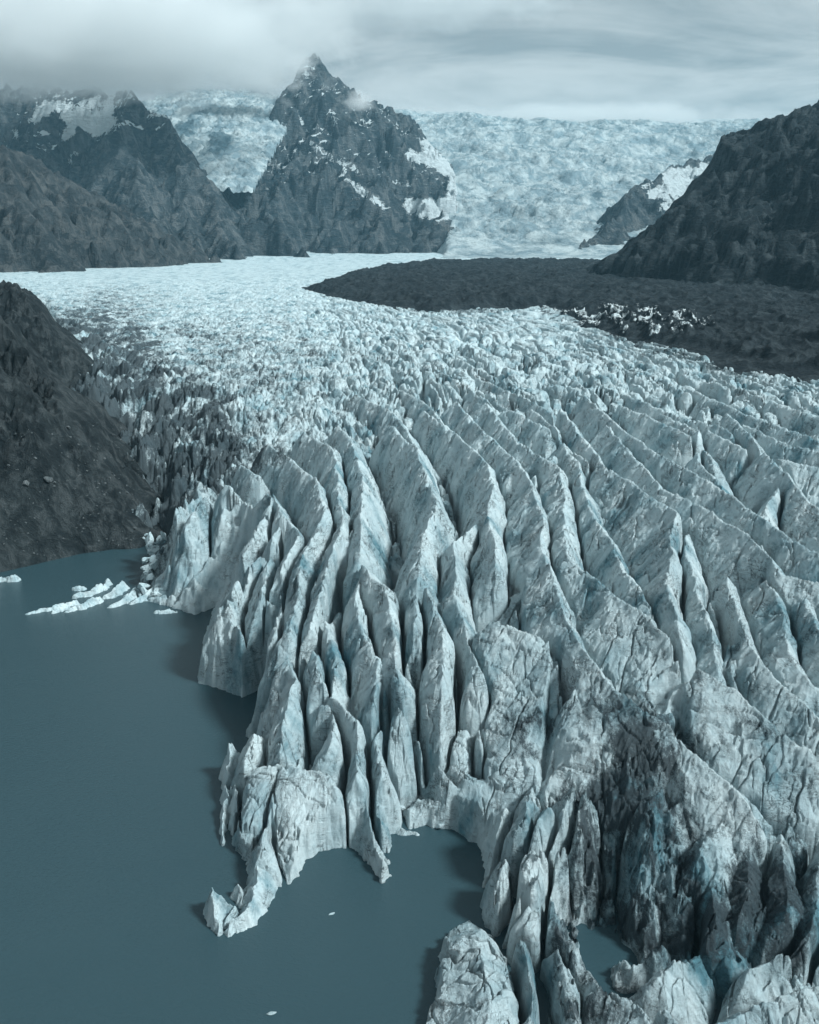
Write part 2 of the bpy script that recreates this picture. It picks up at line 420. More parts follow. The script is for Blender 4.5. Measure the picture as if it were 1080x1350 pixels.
def base_surface(X, Y, R):
    """smooth top of the ice from the pixel table, done on a coarse net and interpolated"""
    U = np.linspace(-300, 1500, 61); VV = np.concatenate([np.linspace(346, 420, 25), np.linspace(430, 1500, 70)])
    pts = []
    A = np.arctan2(X, Y)
    al = np.linspace(-.75, .75, 90); lr = np.linspace(math.log(55), math.log(3200), 120)
    # for every (angle, r) solve z by fixed-point
    AA, LR = np.meshgrid(al, lr, indexing='ij'); RR = np.exp(LR); z = np.full(AA.shape, 30.0)
    for it in range(30):
        u, v = project(RR * np.sin(AA), RR * np.cos(AA), z)
        a = np.interp(v, VS, ZL); b = np.interp(v, VS, ZM); c = np.interp(v, VS, ZR)
        w1 = np.clip((u - 230) / 200, 0, 1); w2 = np.clip((u - 430) / 420, 0, 1)
        zn = np.where(u < 430, a * (1 - w1) + b * w1, b * (1 - w2) + c * w2)
        z = z * .6 + zn * .4
    fi = (A - al[0]) / (al[1] - al[0]); fj = (np.log(R) - lr[0]) / (lr[1] - lr[0])
    i = np.clip(fi.astype(int), 0, len(al) - 2); j = np.clip(fj.astype(int), 0, len(lr) - 2)
    s = np.clip(fi - i, 0, 1); t = np.clip(fj - j, 0, 1)
    return (z[i, j] * (1 - s) + z[i + 1, j] * s) * (1 - t) + (z[i, j + 1] * (1 - s) + z[i + 1, j + 1] * s) * t

def build_glacier():
    rs = rseq(68, 2700, lambda r: max(.12, r * .0014) if r < 330 else r * (.0014 + .0000045 * (r - 330)))
    X, Y, R, nr, nc = polar_grid(rs, -31, 31, 1350)
    base = base_surface(X, Y, R)
    S = guide_field(X, Y, R)
    near = sstep(430, 250, R)                       # 1 in the traced foreground
    # warp
    wx = fbm(X / 18, Y / 18, 3, 1) * .75 + fbm(X / 3.6, Y / 3.6, 3, 5) * .28
    wy = fbm(X / 18, Y / 18, 3, 2) * 1.0 + fbm(X / 3.6, Y / 3.6, 3, 6) * .28
    XW = X + wx; YW = Y + wy
    depth = 15.0 * near + 6
    floor = base - depth - 3 * near
    h = floor + fbm(X / 9, Y / 9, 3, 9) * 1.8
    # procedural ridges along the flow lines
    sw = S + fbm(X / 70, Y / 70, 3, 11) * .22 + fbm(X / 18, Y / 26, 2, 12) * .10 * sstep(900, 300, R)
    leftness = sstep(4.8, 2.5, S)
    T = R / 42.0
    amp = np.interp(R, [0, 250, 400, 600, 900, 1300, 2000], [10, 10, 8, 5.4, 3.0, 1.3, .4])
    def blades(a, b, seed, w):
        F1, F2, rr_ = cell(a, b, seed)
        return 1 - np.clip(F1, 0, 1.2) ** 1.5, np.clip(1 - (F2 - F1) / w, 0, 1) ** .8, rr_
    jj = fbm(X / 25, Y / 25, 3, 24)
    dA, sA, rA = blades(sw * 3.0 + jj * .25, 7.5 * np.log(R) + jj * .4, 21, .16)
    dB, sB, rB = blades(sw * 7.0 + jj * .4, 15 * np.log(R) + jj * .6, 22, .2)
    dC, sC, rC = blades(X / 5.5 + jj * 1.3 + (Y - 400) / 45, 17 * np.log(Y) + jj * 1.2, 26, .18)
    dD, sD, rD = blades(X / 2.6 + jj * 1.9 + Y / 30, 36 * np.log(Y) + jj * 1.5, 27, .25)
    # smooth undulation left of centre, blades to the right
    A1 = amp * (1 - .86 * leftness * sstep(235, 320, R))
    dA = dA * (.55 + .45 * sstep(800, 350, R))
    mid = base + A1 * (.75 * (dA - .75 * (.55 + .45 * sstep(800, 350, R))) + .28 * (rA - .5) - .60 * sA)
    mid += A1 * (.20 * (dB - .6) - .34 * sB)
    A2 = np.interp(R, [0, 300, 600, 1000, 1600], [3.0, 2.7, 1.9, 1.3, .4]) * (.35 + .65 * leftness)
    mid += A2 * (.22 * (dC - .6) + .38 * (rC - .5) - .75 * sC) + A2 * .22 * (.4 * (dD - .5) + .6 * (rD - .5) - 1.0 * sD)
    wav = ridged(X / 40 + fbm(X / 60, Y / 60, 2, 33) * .7, (Y + .8 * X) / 26 + fbm(X / 50, Y / 50, 2, 34) * 1.3, 3, 35)
    mid += A2 * 1.3 * leftness * (wav - .5)
    mid += A1 * .08 * ridged(X / 3.0, Y / 4.2, 3, 40)
    flat = sstep(1050, 1500, R) * sstep(-1, 2, S)
    mid = mid * (1 - flat) + (base + .5 * fbm(X / 40, Y / 40, 3, 44)) * flat
    h = np.maximum(h, mid - near * 13.0 - 5 * sstep(215, 175, R) * sstep(40, 20, X))
    aux = [np.zeros(len(X)), np.full(len(X), 12.), np.full(len(X), -1.)]
    # crests of the foreground
    m = R < 520
    Rs = R[m]; Xs, Ys, hs = XW[m], YW[m], h[m].copy(); ax = [a[m] for a in aux] + [h[m].copy(), np.full(m.sum(), 2.0)]
    tents(Xs, Ys, hs, CR, 34, 1.0, ax, True)
    t_, d_, k_, sec, slp = ax
    on = k_ >= 0
    gap = hs - sec
    slit = np.exp(-(gap / (1.3 + .9 * perlin(Xs / 9, Ys / 9, 58))) ** 2) * sstep(-.35, .25, fbm(Xs / 19, Ys / 19, 2, 59) + .25)
    steep = sstep(.7, 1.6, slp)
    hs -= slit * (10.5 + 3 * perlin(Xs / 13, Ys / 13, 57)) * on * (.12 + .88 * steep)
    # flutes down the flanks, slumped steps, broken crests
    fl = ridged(t_ / 4.6 + fbm(Xs / 7, Ys / 7, 2, 61) * .45, d_ / 16, 3, 62)
    fl2 = ridged(t_ / 1.5 + d_ * .12, d_ / 7, 2, 65)
    cr = perlin(t_ / 7.0, k_ * 3.1, 70)
    wj = fbm(Xs / 6, Ys / 6, 3, 72) * .35
    fa, ga_ = facets(Xs / 6.5 + wj, Ys / 8.5 + wj, 71, .9)
    fb, gb_ = facets(Xs / 2.6 + wj, Ys / 3.4 - wj, 73, 1.0)
    mod = (fl - .55) * (.5 + 1.2 * steep) * np.clip(d_ / 5, .12, 1) + (fl2 - .5) * .3 + cr * .5 * np.exp(-d_ / 3) 
    hs += np.where(on, mod, 0)
    lowr = sstep(170, 120, Rs)
    hs += fa * (1.3 + .9 * lowr) * np.where(on, np.clip(d_ / 3, .10, 1) * (.5 + .5 * steep), .7 + .3 * lowr) + fb * .5 * np.where(on, .30 + .5 * steep, .6 + .4 * lowr)
    hs -= np.clip(1 - ga_ / .05, 0, 1) * 1.3 * (perlin(Xs / 11, Ys / 11, 74) > -.05) + np.clip(1 - gb_ / .06, 0, 1) * .5 * (perlin(Xs / 8, Ys / 8, 75) > .1)
    hs += ridged(Xs / 2.4, Ys / 3.3, 3, 80) * .14 + fbm(Xs / .9, Ys / .9, 2, 83) * .10
    # thin cracks across the ridges
    ckn = np.abs(perlin(Xs / 13 + 3, (Ys + .3 * Xs) / 4.5, 91))
    hs -= np.clip(1 - ckn / .035, 0, 1) * 1.1 * (perlin(Xs / 20, Ys / 20, 92) > -.1)
    ckn2 = np.abs(perlin((Xs + .7 * Ys) / 6, (Ys - .7 * Xs) / 17, 95))
    hs -= np.clip(1 - ckn2 / .03, 0, 1) * .9 * (perlin(Xs / 17, Ys / 17, 96) > 0)
    h[m] = hs
    # lake: steep ice edge, then under water
    m = R < 420
    jx = fbm(X[m] / 2.2, Y[m] / 2.2, 3, 100) * .55
    e = sdpoly(X[m], Y[m], LAKE) + jx
    sl_ = np.clip(3.6 + 3.0 * fbm(X[m] / 11, Y[m] / 11, 3, 104), 1.8, 8) * np.interp(Y[m], [205, 235], [1, .30])
    cap = np.where(e > 0, .7 - e * 4.0, .7 - e * sl_ + (ridged(X[m] / 4, Y[m] / 4, 3, 106) - .5) * .8)
    h[m] = np.where(e > -8 - 8 * sstep(205, 235, Y[m]), np.minimum(h[m], cap + np.clip(-e - 6, 0, 9) * 1.2 * sstep(205, 235, Y[m])), h[m])
    rubble = sstep(205, 240, Y[m]) * sstep(-55, -70, X[m] - 0 * Y[m]) * sstep(420, 330, Y[m])
    q1, q2, q3 = cell(X[m] / 4.5, Y[m] / 5.5, 115)
    h[m] += rubble * ((q3 - .5) * 3.2 - 2.2 * np.clip(1 - (q2 - q1) / .22, 0, 1)) * (e < -1)
    e2 = sdpoly(X[m], Y[m], POOL) + jx * 1.2
    pf = -.8 - np.minimum(e2, 3) * (1.9 + .8 * fbm(X[m] / 6, Y[m] / 6, 3, 109)) + (ridged(X[m] / 4, Y[m] / 5, 4, 110) - .4) * 2.0 * sstep(.5, -2, e2) * sstep(-12, -4, e2)
    pf += np.clip(-e2 - 7, 0, 99) * 4
    h[m] = np.minimum(h[m], pf)
    # rough broken floor of the dirty hollow
    hol = np.exp(-(((X[m] - HOL[0]) / 11) ** 2 + ((Y[m] - HOL[1]) / 14) ** 2))
    h[m] += hol * (ridged(X[m] / 5, Y[m] / 7, 5, 114) - .75) * 7.0 * (h[m] > 1)
    # sink under the left bank and the moraine
    eb = bank_inside(X, Y) + fbm(X / 22, Y / 22, 4, 150) * 9
    h = h - np.clip(eb + 30, 0, 30) * .42 * (.8 + .8 * fbm(X / 12, Y / 12, 3, 152)) * sstep(760, 500, R); h = np.where(eb > 0, h - np.clip(eb, 0, 40) * 1.3, h); h = np.where(eb > 6, np.minimum(h, 6 - eb), h)
    h = np.where(inpoly(X, Y, EDGE_MOR), np.minimum(h, 39.0 - np.clip(dpoly(X, Y, EDGE_MOR) / 10, 0, 8)), h)
    # dirt: debris bands with a place of their own
    dirt = np.zeros(len(X))
    z0 = h
    U, V = project(X, Y, z0)
    for (cu, cv, ru, rv, k, rot) in [
        (848,985,78,52,1.6,.5),(705,975,36,50,1.2,.2),(815,1110,80,130,1.7,.1),(880,1215,110,62,1.6,0),(1010,1150,60,110,1.0,.1),(905,1130,22,90,.9,.2),(958,1060,80,16,.9,.5),(1045,1240,40,70,.9,.2),(975,1180,18,90,1.0,0),(745,1180,20,110,1.0,-.1),(690,1090,30,20,.9,-.4),(665,1170,14,70,.8,.3),(780,1330,90,30,.8,0),(1000,960,70,10,.7,.55),(880,870,60,9,.5,.6),(930,820,10,60,.5,-.1),(1050,700,60,12,.4,.5),(480,720,60,10,.35,.3),(390,800,14,60,.5,.3),(590,960,20,50,.5,0),(545,900,8,70,.5,0),(790,1010,50,40,1.1,.3),(700,1130,40,90,.45,.3),
        (800,1290,60,70,.8,0),(1015,1095,90,16,.8,.35),(1010,1190,28,100,.8,0),(1060,1180,40,110,.5,0),(945,1310,110,40,.8,-.2),(935,1250,45,40,.7,0),
        (955,985,20,25,.6,0),(900,985,30,10,.4,.6),(1060,960,60,20,.35,.6),(735,1240,14,110,.7,0),
        (170,520,55,110,1.0,0),(130,440,50,60,.9,.7),(190,600,50,70,.7,0),(300,590,130,26,.75,.1),(230,560,90,40,.6,.2),(200,700,30,70,.75,0),(210,780,60,30,.35,0),(415,580,60,16,.5,.3),
        (270,450,140,30,.45,.1),(340,500,130,25,.42,.1),(450,470,150,14,.35,.1),(240,640,60,30,.5,0),(540,1065,35,22,.5,0),(600,1040,30,20,.4,.4),
        (760,415,70,14,.9,.2),(860,455,80,12,.8,.25),(960,485,80,8,.8,.2),(610,408,80,6,.9,0),(1060,560,70,14,.45,.15),(1010,560,40,10,.5,.2),(1060,720,50,20,.25,.5)]:
        cr_, sr_ = math.cos(rot), math.sin(rot)
        du = (U - cu) * cr_ + (V - cv) * sr_; dv = -(U - cu) * sr_ + (V - cv) * cr_
        g = np.exp(-((du / ru) ** 2 + (dv / rv) ** 2) * .9)
        dirt = np.maximum(dirt, k * g)
    dirt = np.maximum(dirt, 1.05 * 1.25 * sstep(-62, -8, eb) * sstep(1000, 520, R) * (.55 + .9 * sstep(-.3, .4, fbm(X / 17, Y / 40, 4, 119))))
    fn = fbm(X / 14, Y / 14, 5, 120, .62)
    fn2 = ridged(X / 5 + fbm(X / 9, Y / 9, 2, 5) * .5, Y / 10, 4, 124)
    dirt = dirt * (.78 + .55 * fn + .5 * (fn2 - .45))
    dirt = dirt + .12 + .16 * fn + .30 * (fn2 - .55) * sstep(.3, .9, fn2)
    # long grit bands carried along the flow in the middle reach
    band = ridged(sw * 7, T * .16, 3, 130)
    dirt += .34 * sstep(.40, .9, band) * sstep(250, 380, R) * sstep(1400, 900, R)
    dirt += .13 * leftness * sstep(280, 360, R) * sstep(1500, 800, R) + .16 * leftness * sstep(.1, .7, fbm(X / 30, Y / 90, 4, 133)) * sstep(280, 400, R)
    dirt = np.where(flat > .5, dirt * .3 + .14 * fbm(X / 60, Y / 25, 4, 131) + .24, dirt)
    streak = .35 + .5 * fbm(X / 11 + 4, Y / 11, 4, 140) + .15 * fbm(X / 40, Y / 40, 2, 145)
    streak += .55 * np.exp(-(((U - 1010) / 130) ** 2 + ((V - 1230) / 130) ** 2)) + .35 * np.exp(-(((U - 820) / 70) ** 2 + ((V - 1120) / 170) ** 2)) + .3 * np.exp(-(((U - 700) / 60) ** 2 + ((V - 960) / 60) ** 2))
    V3 = np.stack([X, Y, h], 1)
    keep = (h > -2.0) & (eb < 16) 
    F = grid_faces(nr, nc, keep)
    V3, F, at = compact(V3, F, {'dirt': dirt, 'streak': streak})
    o = mesh_from('glacier', V3, F, M_ICE, at)
    tag(o, 'pale blue crevassed glacier tongue flowing down the valley into the lake', 'glacier', kind='structure')

# ------------------------------------------------------------------ left bank
BANK = [(P[0], P[1]) for P in BANK_FOOT] + [(-900, 1800), (-900, 150)]
def bank_inside(X, Y):
    out = np.full(X.shape, -99.0)
    m = (X < 20) & (Y < 1500)
    out[m] = sdpoly(X[m], Y[m], BANK)
    return out
BANKCR = [
    ([pdist(-400,330,420), pdist(-150,352,420), pdist(0,366,400), pdist(35,382,400), pdist(60,396,395), pdist(84,412,385), (pdist(92,440,375))], 2.2, 1.7),
    ([pdist(92,440,375), pdist(98,480,350), pdist(106,520,330), pdist(120,545,325)], 2.0, .75),
    ([pdist(-400,430,330), pdist(-60,470,330), pdist(20,500,335), pdist(90,560,320), pdist(150,610,300), pdist(165,625,285)], 1.3, .62),
    ([pdist(165,600,290), pdist(160,640,270), pdist(150,690,252)], 1.3, .8),
    ([pdist(30,375,560), pdist(-100,360,600), pdist(-400,345,650)], .8, .7),
]
def build_bank():
    rs = rseq(180, 760, lambda r: r * .0022)
    X, Y, R, nr, nc = polar_grid(rs, -38, -11, 560)
    e = bank_inside(X, Y) + fbm(X / 22, Y / 22, 4, 150) * 5 * sstep(285, 320, Y)
    wx = fbm(X / 25, Y / 25, 4, 201) * 5; wy = fbm(X / 25, Y / 25, 4, 202) * 5
    h = np.full(len(X), -30.)
    aux = [np.zeros(len(X)), np.full(len(X), 12.), np.full(len(X), -1.)]
    tents(X + wx, Y + wy, h, BANKCR, 260, 1.0, aux)
    g = ridged(aux[0] / 13 + wx * .06, aux[1] / 45, 4, 210)
    h += (g - .5) * 9 * np.clip(aux[1] / 12, .2, 1) + fbm(X / 12, Y / 12, 4, 220) * 1.6
    h += (ridged(X / 11, Y / 16, 5, 222) - .3) * 6.5 * sstep(310, 365, Y) + (ridged(X / 14, Y / 14, 5, 223) - .4) * 2.0 + fbm(X / 2, Y / 2, 3, 225) * .35
    # foot of the slope: shore and gully beside the ice
    foot = -1.0 + np.clip(e, -6, 400) * (1.15 + .25 * fbm(X / 30, Y / 30, 2, 230))
    zf = np.interp(Y, [250, 290, 350, 430, 520], [0, 3, 14, 22, 34])
    h = np.minimum(h, foot + zf)
    h = np.maximum(h, -3 + np.where(e > 0, 0, e) + zf * 0)
    V = np.stack([X, Y, h], 1)
    F = grid_faces(nr, nc, (h > -2.5) & (e > -12))
    V, F, _ = compact(V, F, {})
    mat = rock_material('bank_rock', C(.010, .016, .019), C(.030, .040, .043), C(.085, .100, .104), 5.0, 1.1)
    o = mesh_from('lake_bank', V, F, mat)
    tag(o, 'dark gravel and rock bank sloping down to the lake on the left', 'bank', kind='structure')
    return V

# ------------------------------------------------------------------ moraine
def build_moraine():
    rs = rseq(430, 2300, lambda r: r * .0030)
    X, Y, R, nr, nc = polar_grid(rs, -10, 38, 700)
    e = sdpoly(X, Y, EDGE_MOR) + fbm(X / 45, Y / 45, 4, 300) * 10 + fbm(X / 12, Y / 12, 3, 301) * 3
    h = 38.5 + 2.2 * np.clip(e / 25, -4, 1) + 2.2 * sstep(15, 110, e) + sstep(0, 20, e) * (fbm(X / 60, Y / 90, 4, 305) * 2.2 + ridged(X / 16, Y / 30, 5, 306) * 5.0 + ridged(X / 60, Y / 140, 3, 307) * 5)
    h = np.where(e < 0, h + e * .4, h)
    uu, vv = project(X, Y, h)
    ic = 1.1 * sstep(.12, .5, fbm(X / 9, Y / 26, 5, 310) - .25 * ridged(X / 5, Y / 12, 3, 311) + .12) * np.exp(-(((uu - 790) / 140) ** 2 + ((vv - 424) / 20) ** 2)) * 1.2; ic = np.minimum(ic, .52)
    h = h + sstep(.2, .52, ic) * (ridged(X / 7, Y / 12, 4, 315)) * 4.5
    V = np.stack([X, Y, h], 1)
    F = grid_faces(nr, nc, e > -14)
    V, F, at = compact(V, F, {'snow': ic})
    mat = rock_material('moraine_debris', C(.008, .014, .018), C(.018, .027, .032), C(.048, .062, .068), 2.6, .6, True)
    o = mesh_from('moraine', V, F, mat, at)
    tag(o, 'dark rubble moraine band lying across the glacier below the right mountain', 'moraine', kind='structure')

# ------------------------------------------------------------------ mountains
def snow_attr(X, Y, h, polys):
    U, V = project(X, Y, h)
    s = np.zeros(len(X))
    for P in polys:
        d = sdpoly(U, V, P)
        s = np.maximum(s, np.clip(.62 + d / 14, 0, 1.25))
    return s - .40 * np.abs(fbm(X / 28, Y / 28, 4, 777)) - .45 * sstep(.05, .5, fbm(X / 70, Y / 70, 4, 779)) - .22 * ridged(X / 14, Y / 40, 3, 778)
def mountain(name, lines, box, step, mat, label, gull=(60, 40), warp=30, power=1.0, reach=2500, snow=None, seed=0, floor=30., detail=1.0, fn=None, sil=None, ax=1.0, snowline=None, terr=0):
    x0, x1, y0, y1 = box
    nx = int((x1 - x0) / step); ny = int((y1 - y0) / step)
    Xg, Yg = np.meshgrid(np.linspace(x0, x1, nx), np.linspace(y0, y1, ny)); X = Xg.ravel(); Y = Yg.ravel()
    wx = fbm(X / (warp * 7), Y / (warp * 7), 5, seed + 1) * warp; wy = fbm(X / (warp * 7), Y / (warp * 7), 5, seed + 2) * warp
    h = np.full(len(X), -200.)
    aux = [np.zeros(len(X)), np.full(len(X), 12.), np.full(len(X), -1.)]
    L2 = [([(q[0] * ax, q[1], q[2]) for q in P], a, b) for P, a, b in lines]
    tents((X + wx) * ax, Y + wy, h, L2, reach, power, aux)
    gw, ga = gull
    t, d, k = aux
    g = ridged(t / gw + fbm(X / gw / 2, Y / gw / 2, 3, seed + 3) * .5, d / gw / 5, 4, seed + 4)
    h += (g - .5) * ga * 1.5 * np.clip(d / (gw * 2.0), .12, 1)
    h += (ridged(X / gw, Y / gw, 5, seed + 5) - .5) * ga * .55 * detail
    h += perlin(t / (gw * .7), k * 2.3, seed + 7) * ga * .28 * np.exp(-d / gw)
    if sil:
        u_, v_ = project(X, Y, h)
        vs = np.interp(u_ + fbm(X / 60, Y / 60, 3, seed + 9) * 4, [q[0] for q in sil], [q[1] for q in sil]) + fbm(X / 45, Y / 45, 4, seed + 10) * 4 + 2
        b_ = (675 - vs) / FPX
        hc = CAMH + Y * (-SP + b_ * CP) / (CP + b_ * SP)
        h = np.minimum(h, hc)
    if terr:
        ph = (h - .22 * X + 14 * fbm(X / 90, Y / 90, 3, seed + 14)) / 19
        fr = ph - np.floor(ph)
        h = h + terr * (sstep(.0, .35, fr) - fr) * sstep(-.3, .3, fbm(X / 80, Y / 80, 3, seed + 15) + .1)
    at = {}
    if snow is not None:
        sn = snow_attr(X, Y, h, snow)
        if snowline:
            gy = np.gradient(h.reshape(ny, nx), step); sl = np.sqrt(gy[0] ** 2 + gy[1] ** 2).ravel()
            sn = np.maximum(sn, 1.0 * sstep(snowline[0], snowline[1], h) * sstep(1.5, .7, sl) * sstep(.1, .5, fbm(X / 60, Y / 60, 4, seed + 12) + .25))
        at['snow'] = sn
    V = np.stack([X, Y, h], 1)
    F = grid_faces(ny, nx, h > floor - 12)
    V, F, at = compact(V, F, at)
    o = mesh_from(name, V, F, mat, at)
    tag(o, label, 'mountain', kind='structure')
    return o

ROCK1 = rock_material('far_rock', C(.022, .040, .050), C(.085, .108, .118), C(.20, .215, .215), 1.0, 1.3, True, (1, 1, 3))
ROCK2 = rock_material('brown_slope', C(.026, .037, .043), C(.068, .080, .084), C(.14, .146, .143), 1.4, 1.1, True, (1, 1, 1.6))
ROCK3 = rock_material('dark_ridge', C(.008, .015, .019), C(.024, .037, .044), C(.085, .105, .112), 2.0, 1.2, False, (1, 1, 4), (.25, .15, 0))

def build_mountains():
    D = pdist
    # pointed peak
    peak = [
        ([D(280,120,3900), D(345,165,3750), D(372,125,3700), D(398,82,3650), D(415,66,3600), D(440,98,3600), D(478,124,3620), D(520,146,3650), D(552,160,3700), D(585,205,3600), D(603,245,3450), D(592,300,3100)], 1.1, .72),
        ([D(415,66,3600), D(405,130,3420), D(400,180,3250), D(430,215,3100), D(480,260,2800), D(520,300,2600), D(545,335,2450)], .9, .75),
        ([D(400,180,3250), D(375,230,3000), D(362,290,2650), D(372,335,2400)], .9, .8),
        ([D(520,148,3650), D(530,200,3350), D(560,260,3000), D(575,320,2600)], .9, .9),
        ([D(480,125,3620), D(470,180,3350), D(500,240,3000), D(470,300,2600), D(450,335,2400)], .9, .9),
    ]
    psn = [[(548,178),(575,188),(608,225),(614,262),(590,262),(588,238),(566,215)],[(518,256),(550,262),(612,258),(614,288),(578,292),(540,284)],[(452,232),(470,240),(500,262),(520,280),(500,274),(470,254)],[(455,255),(480,268),(470,268)],[(338,185),(347,175),(350,200),(362,215),(378,220),(360,226),(350,212)],[(405,185),(420,190),(440,205),(465,215),(480,232),(465,226),(440,215),(418,203)],
           [(395,143),(402,165),(410,178),(404,176),(394,160)],[(517,192),(560,200),(585,215),(575,222),(540,215)],[(525,262),(560,262),(585,270),(575,285),(545,283)],[(400,85),(408,95),(412,110),(402,100)],
           [(520,235),(545,245),(540,250),(522,245)],[(440,150),(446,158),(440,168)],[(425,142),(432,156),(426,152)],[(545,175),(575,195),(600,240),(590,235),(560,200)],[(352,235),(358,240),(352,250)],[(362,200),(366,215),(380,222),(368,224),(358,210)]]
    mountain('peak', peak, (-900, 420, 2250, 4300), 4.5, ROCK1, 'jagged pointed peak with snow streaks, its summit brushed by cloud', (115, 105), 55, 1.0, 2500, psn, 400, terr=16, sil=[(200,140),(280,140),(345,163),(360,150),(372,125),(385,112),(392,98),(402,80),(409,76),(415,64),(424,74),(440,96),(455,107),(478,122),(500,133),(520,144),(545,158),(553,172),(566,190),(580,207),(600,228),(603,260),(592,285),(588,330),(600,345),(900,360)], snowline=(120, 330))
    # snowy mountain and its spur, left
    left = [
        ([D(-300,60,3300), D(-60,110,3250), D(60,118,3150), D(130,118,3050), D(185,122,2950), D(215,160,2800), D(236,200,2650), D(262,240,2450), D(300,290,2200), D(322,340,1980)], 1.2, .8),
        ([D(185,122,2950), D(150,175,2650), D(170,215,2450), D(200,260,2250), D(215,310,2000)], .9, .9),
        ([D(60,118,3150), D(70,180,2800), D(30,230,2500)], .9, .8),
        ([D(300,282,2350), D(335,276,2330), D(370,286,2320), D(395,318,2250), D(410,342,2150)], 1.6, 1.7),
        ([D(236,200,2650), D(250,270,2300), D(260,330,2000)], 1., 1.),
    ]
    lsn = [[(40,148),(60,130),(100,135),(130,125),(172,122),(178,130),(150,150),(160,168),(130,182),(105,172),(85,190),(75,180),(90,165),(70,150),(45,165)],
           [(15,170),(45,172),(35,180),(20,184)],[(85,212),(103,202),(106,208),(92,219)],[(0,105),(12,115),(6,125)],[(140,135),(165,125),(175,128),(150,146)]]
    def cap(X, Y, h):
        return h
    mountain('snowy_mountain', left, (-1700, -150, 1850, 3700), 4.5, ROCK1, 'snow patched mountain and craggy spur on the left, topped by cloud', (85, 80), 42, 1.0, 2200, lsn, 440, snowline=(200, 380), sil=[(-400,40),(0,95),(60,105),(185,118),(205,135),(222,150),(238,185),(262,215),(290,250),(305,275),(335,272),(372,282),(395,312),(412,341),(900,345)])
    # near left slope
    near = [([D(-700,60,1500), D(-250,130,1650), D(-60,170,1700), D(0,190,1720), D(60,212,1760), D(120,245,1800), D(180,285,1830), D(240,318,1850), D(310,347,1850)], 1.0, .62),
            ([D(0,190,1720), D(30,250,1600), D(60,310,1480)], .8, .7)]
    mountain('scree_slope', near, (-1300, -250, 1350, 2300), 4.0, ROCK2, 'long brown grey scree slope falling from the left to the ice', (38, 30), 24, 1.0, 1500, [], 470, 30, ax=1.3)
    # mountain on the right
    right = [([D(790,352,1500), D(815,342,1500), D(838,320,1500), D(862,303,1490), D(900,264,1470), D(925,240,1460), D(944,212,1450), D(952,174,1440), D(985,173,1420), D(1002,160,1400), D(1035,147,1390), D(1062,137,1380), D(1080,128,1370), D(1200,100,1330), D(1600,40,1250)], 1.3, .34),
             ([D(956,176,1440), D(985,215,1330), D(1010,270,1180), D(1020,330,1000)], .5, .5),
             ([D(1080,128,1370), D(1130,200,1150), D(1180,300,900)], .5, .5)]
    mountain('rocky_mountain', right, (150, 1250, 560, 2050), 3.6, ROCK3, 'dark rocky mountain flank with a stepped notch in its ridge, right', (34, 28), 20, 1.0, 2300, None, 500, terr=11, ax=2.4, sil=[(600,360),(780,352),(815,341),(838,320),(862,302),(900,263),(925,239),(942,214),(946,200),(950,177),(962,170),(984,173),(1002,160),(1020,150),(1035,148),(1062,136),(1080,127),(1200,100),(1600,40)])
    # rock shoulder with snow behind the right mountain
    sh = [([D(760,340,2350), D(790,300,2500), D(812,280,2650), D(850,245,2850), D(890,220,3050), D(935,205,3200), D(1000,190,3400)], 1.0, .75)]
    ssn = [[(870,222),(905,218),(935,212),(940,235),(915,240),(905,262),(880,283),(862,282),(878,262),(858,262),(850,255),(872,240)],[(840,255),(850,240),(862,240)],[(838,305),(845,300),(845,306)],[(855,300),(862,297),(858,306)]]
    mountain('rock_shoulder', sh, (350, 1500, 2150, 3700), 5.0, ROCK1, 'dark rock shoulder streaked with snow between icefall and right mountain', (60, 50), 35, 1.0, 1800, ssn, 530)

